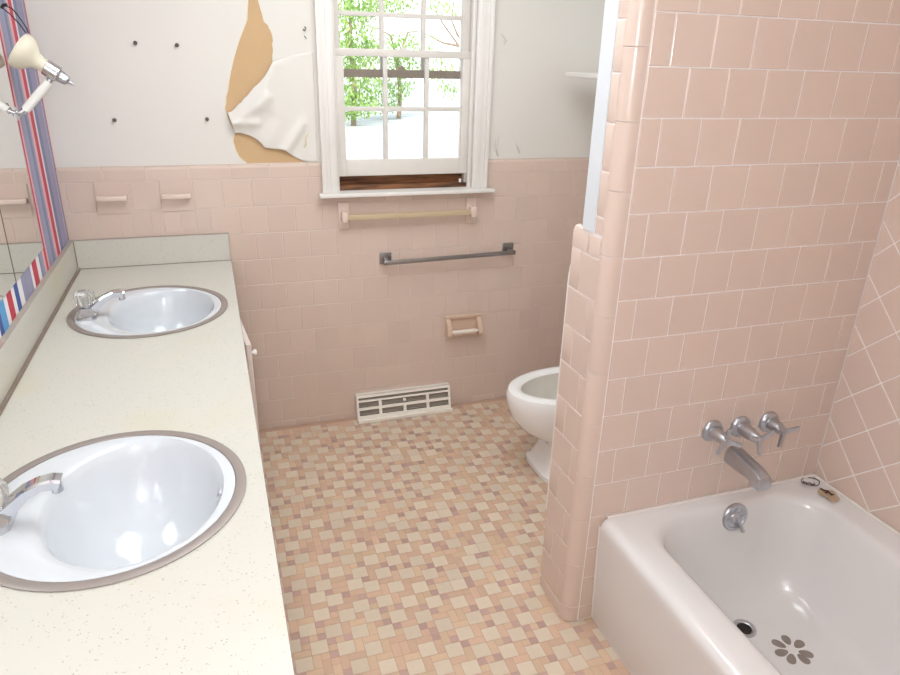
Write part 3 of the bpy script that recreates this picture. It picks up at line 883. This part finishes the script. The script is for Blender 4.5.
bar2 = thing('towel_bar', 'thin chrome towel bar lower on the tiled wall', 'towel bar', (1.52, 0, .770))
for x, z in ((1.217, .002), (1.797, .012)):
    p = MB().box((x - .026 - 1.52, -.007, z - .026), (x + .026 - 1.52, -.0002, z + .026), .002).build('mounting_plate', M['bar'], bar2, 30)
    MB().box((x - .010 - 1.52, -.040, z - .020), (x + .010 - 1.52, -.0065, z + .004), .002).build('bracket', M['bar'], p, 30)
mb = MB()
Tb = Matrix.Translation((0, 0, -.004)) @ Matrix.Rotation(math.radians(-1.0), 4, 'Y')
mb.box((-.318, -.046, -.009), (.300, -.034, .009), .0018, 0, Tb)
mb.build('rail', M['bar'], bar2, 30)

tp = thing('toilet_paper_holder', 'recessed pink ceramic toilet paper holder with ivory roller', 'holder', (1.588, 0, .422))
mb = MB()
mb.box((-.088, -.012, .036), (.088, .0014, .054), .004); mb.box((-.088, -.012, -.054), (.088, .0014, -.044), .003)
mb.box((-.088, -.010, -.046), (-.066, .0014, .038), .003); mb.box((.066, -.010, -.046), (.088, .0014, .038), .003)
mb.box((-.067, -.001, -.046), (.067, .0014, .038))
mb.build('frame', M['tpc'], tp, 35)
for s in (-1, 1):
    rg = []
    for z, d in ((.040, -.010), (.020, -.030), (-.014, -.050), (-.034, -.050), (-.050, -.034), (-.052, -.010)):
        rg.append([(s * .066, -.009, z), (s * .066, d, z), (s * .086, d, z), (s * .086, -.009, z)])
    MB().rings(rg, 0, True, True, True).build('arm', M['tpc'], tp, 40)
MB().tube([(-.066, -.040, -.020), (-.056, -.040, -.020), (.056, -.040, -.020), (.066, -.040, -.020)], [.005, .0105, .0105, .005], 16).build('roller', M['roller'], tp, 40)

# small wall hardware
for i, (x, z, lab) in enumerate(((.324, 1.611, 'dark screw in the white wall, upper left of the four'), (.461, 1.608, 'dark screw in the white wall, upper right of the four'),
                                 (.219, 1.351, 'dark screw in the white wall, lower left of the four'), (.537, 1.354, 'dark screw in the white wall, lower right of the four'))):
    mb = MB()
    F = frame((0, 0, 0), (0, -1, 0), (random.uniform(-1, 1), 0, random.uniform(-1, 1)))
    mb.lathe([(.0035, -.004), (.0035, .006), (.007, .007), (.007, .0095), (.004, .011)], 14, 0, F)
    mb.box((-.006, -.0013, .0105), (.006, .0013, .0120), 0, 0, F)
    o = mb.build('wall_screw', M['screw'], None, 40); o.location = (x, PY - .0012, z); tag(o, lab, 'screw', 'screws left in the white wall')
mb = MB()
mb.tube([(0, .0, 0), (0, -.012, .002), (.006, -.016, -.006), (.012, -.010, .010), (.004, -.008, .016)], .0028, 7)
mb.tube([(.004, .0, -.030), (.008, -.010, -.036), (.012, -.004, -.044)], .0022, 7)
o = mb.build('wire_hook', M['screw'], None, 50); o.location = (.913, PY - .0012, 1.674); o.scale = (.7, .7, .7); tag(o, 'bent wire hook in the wall left of the window', 'hook')

# floor register
reg = thing('floor_register', 'cream metal heating register at the foot of the back wall', 'vent', (1.295, -.03, 0))
W, HH = .229, .126
yb0, yt0 = -.030, .006      # slanted face: foot stands out further
def slant(z): return yb0 + (yt0 - yb0) * sm(z, 0, 1) if 0 else yb0 + (yt0 - yb0) * z / HH
def rb(mb, x0, x1, z0, z1, d0=-.003, d1=.004):
    vs = []
    for x in (x0, x1):
        for z in (z0, z1):
            for d in (d0, d1): vs.append((x, slant(z) + d, z))
    mb.add(vs, [(0, 1, 3, 2), (4, 6, 7, 5), (0, 4, 5, 1), (2, 3, 7, 6), (0, 2, 6, 4), (1, 5, 7, 3)])
mb = MB()
rb(mb, -W, -W + .010, 0, HH); rb(mb, W - .010, W, 0, HH)
rb(mb, -W + .010, W - .010, 0.002, .030); rb(mb, -W + .010, W - .010, .057, .068); rb(mb, -W + .010, W - .010, .094, .101); rb(mb, -W + .010, W - .010, .114, HH)
for x, z0, z1 in ((-.118, .030, .057), (0, .030, .057), (.114, .030, .057), (-.118, .068, .094), (.114, .068, .094)): rb(mb, x - .007, x + .007, z0, z1)
mb.box((-W, yb0 - .010, .0005), (W + .008, yb0 + .004, .016), .002)
mb.add([(-W, yb0, .001), (-W, .029, .001), (-W, .029, HH), (-W, yt0, HH)], [(0, 1, 2, 3)]); mb.add([(W, yb0, .001), (W, .029, .001), (W, .029, HH), (W, yt0, HH)], [(0, 1, 2, 3)])
mb.add([(-W, yt0, HH), (W, yt0, HH), (W, .029, HH), (-W, .029, HH)], [(0, 1, 2, 3)])
mb.build('face_frame', M['register'], reg)
MB().box((-W + .002, .022, .003), (W - .002, .0285, HH - .003)).build('back', M['reg_back'], reg)
mb = MB()
for z in [.034 + .0065 * i for i in range(4)] + [.072 + .0065 * i for i in range(4)] + [.104, .110]:
    mb.box((-W + .011, slant(z) + .005, z - .0012), (W - .011, slant(z) + .014, z + .0006))
mb.build('louvers', M['louver'], reg)
mb = MB().lathe([(.003, 0), (.003, .008), (.008, .009), (.008, .013)], 12, 0, frame((-.002, slant(.086), .086), (0, -1, .2))); mb.build('lever', M['white_plastic'], reg, 40)

# shelf above the toilet, on the right wall
sh = thing('wall_shelf', 'narrow white shelf above the toilet behind the partition', 'shelf', (XR, -.5, 1.532))
MB().box((-.31, -.44, 0), (.007, .42, .018), .003).build('board', M['trim'], sh)
for y in (-.3, .3):
    mb = MB().box((-.008, y - .012, -.12), (.007, y + .012, -.0005), .002); mb.box((-.09, y - .010, -.012), (-.007, y + .010, -.0005), .002); mb.build('bracket', M['trim'], sh)

# ------------------------------------------------------------------ toilet
toi = thing('toilet', 'white toilet without a seat, behind the tiled partition', 'toilet', (1.912, -.645, 0))
def egg(cx, a, b_, z, n=48, sq=2.0, yo=0):
    out = []
    for i in range(n):
        t = 2 * pi * i / n; c, s = cos(t), sin(t)
        k = 2.0 / sq
        out.append((cx + a * (abs(c) ** k) * (1 if c > 0 else -1), yo + b_ * (abs(s) ** k) * (1 if s > 0 else -1), z))
    return out
# local x: front of the bowl points to -x
mb = MB()
mb.rings([egg(.015, .235, .130, .001, sq=6), egg(.015, .235, .130, .022, sq=6), egg(.018, .224, .119, .032, sq=6), egg(.020, .205, .102, .09, sq=5), egg(.015, .196, .096, .135, sq=4), egg(.005, .205, .106, .160, sq=3),
          egg(-.015, .236, .134, .185, sq=2.4), egg(-.036, .264, .156, .222, sq=2.15), egg(-.052, .284, .170, .270, sq=2.05), egg(-.060, .294, .177, .325), egg(-.062, .296, .178, .362), egg(-.062, .288, .173, .381), egg(-.062, .272, .160, .388),
          egg(-.066, .245, .134, .387), egg(-.070, .228, .120, .378)], 0, True, True)
mb.rings([egg(.20, .150, .150, .18, sq=4), egg(.20, .150, .165, .37, sq=5), egg(.20, .146, .161, .376, sq=5)], 0, True, True, True)
mb.build('bowl', M['toilet'], toi, 40)
mb = MB().rings([egg(-.070, .228, .120, .378), egg(-.070, .222, .116, .34), egg(-.060, .19, .10, .27), egg(-.035, .12, .07, .20), egg(-.02, .06, .05, .17)], 0, True, False, True)
mb.build('bowl_interior', M['toilet_in'], toi, 50)
mb = MB().box((.180, -.235, .380), (.370, .235, .735), .022, 0, None, 4); mb.build('tank', M['toilet'], toi, 40)
mb = MB().box((.168, -.248, .735), (.378, .248, .770), .012, 0, None, 3); mb.build('tank_lid', M['toilet'], toi, 40)
mb = MB().lathe([(.014, 0), (.014, .008), (.008, .014)], 16, 0, frame((.181, .17, .67), (-1, 0, 0))); mb.tube([(.170, .17, .67), (.160, .14, .665), (.158, .10, .660)], .005, 8); mb.build('flush_lever', M['chrome'], toi, 40)
for s in (-1, 1):
    MB().lathe([(.014, .376), (.014, .386), (.006, .392)], 14, 0, Matrix.Translation((.13, s * .075, 0))).build('seat_bolt', M['roller'], toi, 40)

# ------------------------------------------------------------------ bathtub
tub = thing('bathtub', 'white enamelled bathtub along the right wall', 'bathtub', (1.9, -2.2, 0))
def rrect(x0, x1, y0, y1, r, z, n=14):
    out = []
    for cx, cy, a0 in ((x1 - r, y1 - r, 0), (x0 + r, y1 - r, pi / 2), (x0 + r, y0 + r, pi), (x1 - r, y0 + r, 1.5 * pi)):
        for i in range(n):
            a = a0 + (pi / 2) * i / (n - 1); out.append((cx + r * cos(a) - 1.9, cy + r * sin(a) + 2.2, z))
    return out
TX0, TX1, TY0, TY1 = 1.508, XR - .0005, YF + .012, YT - .0008
R0 = [rrect(1.516, TX1, TY0, TY1, .004, .001), rrect(1.516, TX1, TY0, TY1, .004, .012), rrect(1.514, TX1, TY0, TY1, .006, .020), rrect(1.506, TX1, TY0, TY1, .010, .20), rrect(1.500, TX1, TY0, TY1, .012, .330), rrect(1.498, TX1, TY0, TY1, .014, .352), rrect(1.501, TX1, TY0, TY1, .016, .364),
      rrect(1.509, TX1 - .001, TY0 + .004, TY1 - .001, .020, .3735), rrect(1.521, TX1 - .003, TY0 + .01, TY1 - .003, .022, .3775), rrect(1.536, TX1 - .008, TY0 + .02, TY1 - .008, .03, .3770),
      rrect(1.594, 2.224, -2.905, -1.476, .120, .3700), rrect(1.608, 2.210, -2.892, -1.485, .125, .3665), rrect(1.618, 2.200, -2.88, -1.492, .125, .358), rrect(1.627, 2.192, -2.865, -1.498, .125, .340), rrect(1.648, 2.174, -2.82, -1.510, .130, .26),
      rrect(1.674, 2.150, -2.76, -1.526, .135, .16), rrect(1.702, 2.130, -2.70, -1.548, .140, .10), rrect(1.722, 2.110, -2.66, -1.572, .140, .070), rrect(1.748, 2.086, -2.62, -1.600, .130, .0565), rrect(1.80, 2.03, -2.55, -1.65, .1, .0540)]
mb = MB().rings(R0, 0, True, False, True)
mb.build('tub_body', M['enamel'], tub, 60)
def tubp(name, mb, m_, smooth=40):
    o = mb.build(name, m_, None, smooth); o.data.transform(Matrix.Translation((-1.9, 2.2, 0))); o.parent = tub; return o
mb = MB()
F = frame((1.937, -1.5015, .328), (0, -1, .14), (0, 0, 1)) @ Matrix.Scale(1.25, 4)
mb.lathe([(.036, -.004), (.036, .002), (.033, .005), (.027, .005), (.0255, .003), (.016, .003), (.013, .007), (.006, .009)], 32, 0, F)
mb.tube([F @ Vector((0, 0, .008)), F @ Vector((-.020, -.010, .012)), F @ Vector((-.036, -.018, .013))], [.005, .0045, .006], 10)
for k in range(8):
    a = 2 * pi * k / 8; mb.box((-.002, .015, .0035), (.002, .0245, .0052), 0, 0, F @ Matrix.Rotation(a, 4, 'Z'))
tubp('overflow_plate', mb, M['chrome_old'])
mb = MB(); mb.lathe([(.034, .0535), (.034, .0575), (.030, .0590), (.024, .0570), (.022, .0545)], 28, 0, Matrix.Translation((1.897, -1.664, 0)))
tubp('drain', mb, M['chrome_old'])
mb = MB(); mb.lathe([(.021, .0545), (.021, .0562), (.004, .0568)], 20, 0, Matrix.Translation((1.897, -1.664, 0)))
tubp('strainer', mb, M['dark'])
# caulk where the rim meets the tile
mb = MB()
mb.tube([(1.521, TY1 - .004, .3765), (1.9, TY1 - .004, .379), (XR - .006, TY1 - .004, .379)], .0048, 8)
mb.tube([(XR - .0055, TY1 - .004, .379), (XR - .0055, -2.2, .379), (XR - .0055, TY0, .379)], .0048, 8)
mb.tube([(1.501, TY1 - .003, .35), (1.509, TY1 - .003, .15), (1.517, TY1 - .003, .006)], .0042, 8)
tubp('caulk_bead', mb, M['caulk'])
mb = MB()
n = 36; c = (2.243, -1.545); vs = [(c[0], c[1], .3782)]
for i in range(n):
    a = 2 * pi * i / n; k = 1 + .12 * sin(3 * a + 1) + .08 * sin(5 * a)
    vs.append((c[0] + .026 * k * cos(a), c[1] + .034 * k * sin(a), .3779))
mb.add(vs, [(0, 1 + i, 1 + (i + 1) % n) for i in range(n)])
tubp('rust_stain', mb, M['rust'])

# bits lying on and in the tub
mb = MB()
ring = [(.027 * cos(a) * (1 + .15 * sin(2 * a)), .024 * sin(a), .0016 + .0008 * sin(3 * a)) for a in [2 * pi * i / 22 for i in range(22)]]
mb.tube(ring, .0014, 7, 0, True, True)
mb.tube([(-.024, -.006, .002), (-.016, -.016, .004), (-.006, -.012, .003), (-.002, -.020, .003), (.008, -.016, .004)], .0024, 7)
o = mb.build('wire_ring', M['screw'], None, 60); o.location = (2.240, -1.474, .3785); o.rotation_euler = (0, 0, -.5)
tag(o, 'small bent wire ring lying on the tub rim corner', 'wire')
mb = MB()
mb.tube([(-.020, .012, .002), (-.010, .004, .003), (0, .006, .004), (.010, -.004, .003), (.018, -.002, .002)], .0024, 7)
mb.tube([(-.006, -.006, .002), (.004, .002, .004), (.012, -.010, .003)], .002, 7)
o = mb.build('rusty_pin', M['rust_dark'], None, 60); o.location = (2.243, -1.538, .379); o.rotation_euler = (0, 0, -.9)
tag(o, 'rusty twisted pin lying in the rust stain on the tub rim', 'pin')
mb = MB()
for k, (ang_, L_) in enumerate(((0.3, .05), (1.25, .045), (2.2, .05), (3.1, .052), (3.9, .05), (4.9, .048), (5.6, .05))):
    ca, sa = cos(ang_), sin(ang_); pl = []
    for i in range(14):
        a = 2 * pi * i / 14; lx, ly = .036 + L_ * .40 * cos(a), .0125 * sin(a) * (1 + .25 * cos(a))
        pl.append((lx * ca - ly * sa, lx * sa + ly * ca))
    mb.prism(pl, 0, .0008)
o = mb.build('non_slip_sticker', M['petal'], None); o.location = (1.975, -1.770, .0543)
tag(o, 'worn brown flower-shaped non-slip sticker in the tub bottom', 'sticker')

# tub taps: three lever handles and the spout
def tap(label, x, z, reach, rot):
    t = thing('bath_tap', label, 'tap', (x, YT, z), 'bath taps on the tiled wall')
    F = frame((0, 0, 0), (0, -1, 0), (0, 0, 1))
    MB().lathe([(.034, -.001), (.034, .004), (.030, .010), (.024, .013), (.019, .014)], 28, 0, F).build('escutcheon', M['chrome_old'], t, 35)
    MB().lathe([(.019, .012), (.020, .020), (.0195, reach * .55), (.0145, reach * .8), (.011, reach), (.008, reach + .004)], 24, 0, F).build('stem', M['chrome_old'], t, 40)
    for k in range(3):
        a = rot + 2 * pi * k / 3
        d = Vector((sin(a), 0, cos(a)))
        c = Vector((0, -reach * .93, 0)); p1 = c + d * .016 + Vector((0, -.006, 0)); p2 = c + d * .046 + Vector((0, -.012, 0))
        w = Vector((cos(a), 0, -sin(a)))
        rg = [[q + w * hw + Vector((0, hh, 0)), q - w * hw + Vector((0, hh, 0)), q - w * hw - Vector((0, hh, 0)), q + w * hw - Vector((0, hh, 0))] for q, hw, hh in ((c, .007, .006), (p1, .006, .0045), (p2, .0055, .003))]
        MB().rings(rg, 0, True, True, True).build('lever', M['chrome_old'], t, 30)
    return t
tap('leftmost of three dulled chrome lever handles over the tub', 1.838, .613, .066, 1.9)
tap('middle one of three dulled chrome lever handles over the tub', 1.937, .612, .084, 3.05)
tap('rightmost of three dulled chrome lever handles over the tub', 2.042, .611, .064, 1.35)
sp = thing('tub_spout', 'dulled chrome tub spout below the three handles', 'tub spout', (1.932, YT, .520))
rg = []
def spr(y, zc, hw, hh, dz=0):
    return [(hw * c, y + dz * s, zc + hh * s) for c, s in ((1, -.7), (1, .3), (.75, .8), (.35, 1), (-.35, 1), (-.75, .8), (-1, .3), (-1, -.7), (-.7, -1), (.7, -1))]
mb = MB().rings([spr(.001, 0, .027, .027), spr(-.012, 0, .028, .028), spr(-.045, -.004, .027, .026), spr(-.085, -.005, .026, .023), spr(-.120, -.009, .025, .021), spr(-.138, -.015, .024, .017), spr(-.143, -.022, .022, .010)], 0, True, True, True)
mb.box((-.021, -.141, -.040), (.021, -.106, -.022), .004)
mb.build('body', M['chrome_old'], sp, 35)
MB().box((-.016, -.137, -.0415), (.016, -.110, -.0395)).build('outlet', M['dark'], sp)

# ------------------------------------------------------------------ camera
right = Vector((0.94782751, -0.31767715, 0.02653759)); upv = Vector((0.09751411, 0.36818472, 0.9246248)); fwd = Vector((0.3035029, 0.87379703, -0.37995361))
cam_d = bpy.data.cameras.new('camera'); cam = bpy.data.objects.new('camera', cam_d); COL.objects.link(cam)
cm = Matrix((right, upv, -fwd)).transposed().to_4x4(); CP = Vector((.54305, -2.83627, 1.59526)); cm.translation = CP
cam.matrix_world = cm
cam_d.sensor_width = 36; cam_d.lens = 36 * 683.27 / 900; cam_d.clip_start = .02; cam_d.clip_end = 300
SC.camera = cam

# ------------------------------------------------------------------ light
def light(name, kind, loc, energy, color=(1, 1, 1), **kw):
    d = bpy.data.lights.new(name, kind); d.energy = energy; d.color = color
    for k, v in kw.items(): setattr(d, k, v)
    o = bpy.data.objects.new(name, d); COL.objects.link(o); o.location = loc
    return o
# the camera's own flash, a hand's width left of and above the lens
light('camera_flash', 'POINT', CP - right * .07 + upv * .05 + fwd * .02, 27, (.95, .975, 1), shadow_soft_size=.018)
# added fill light under the ceiling, no fixture known; brightens the far end
light('ceiling_fill', 'AREA', (1.05, -1.15, H - .03), 27, (.90, .96, 1), shape='DISK', size=1.2)
# daylight outside
sun = light('sun', 'SUN', (0, -5, 12), 7.5, (1, .97, .9), angle=.01)
sun.rotation_euler = (math.radians(48), 0, math.radians(-28))
pl = light('window_portal', 'AREA', (1.313, .12, 1.55), 1, shape='RECTANGLE', size=.58, size_y=.98)
pl.rotation_euler = (math.radians(-90), 0, 0)
pl.data.cycles.is_portal = True
wd = bpy.data.worlds.new('sky'); SC.world = wd; wd.use_nodes = True
bg = wd.node_tree.nodes['Background']; bg.inputs['Color'].default_value = (.93, .97, 1, 1); bg.inputs['Strength'].default_value = 2.7

SC.view_settings.view_transform = 'Standard'; SC.view_settings.look = 'None'; SC.view_settings.gamma = 1; SC.view_settings.use_curve_mapping = False
SC.view_settings.exposure = -0.2
SC.cycles.max_bounces = 8; SC.cycles.diffuse_bounces = 5; SC.cycles.transparent_max_bounces = 12
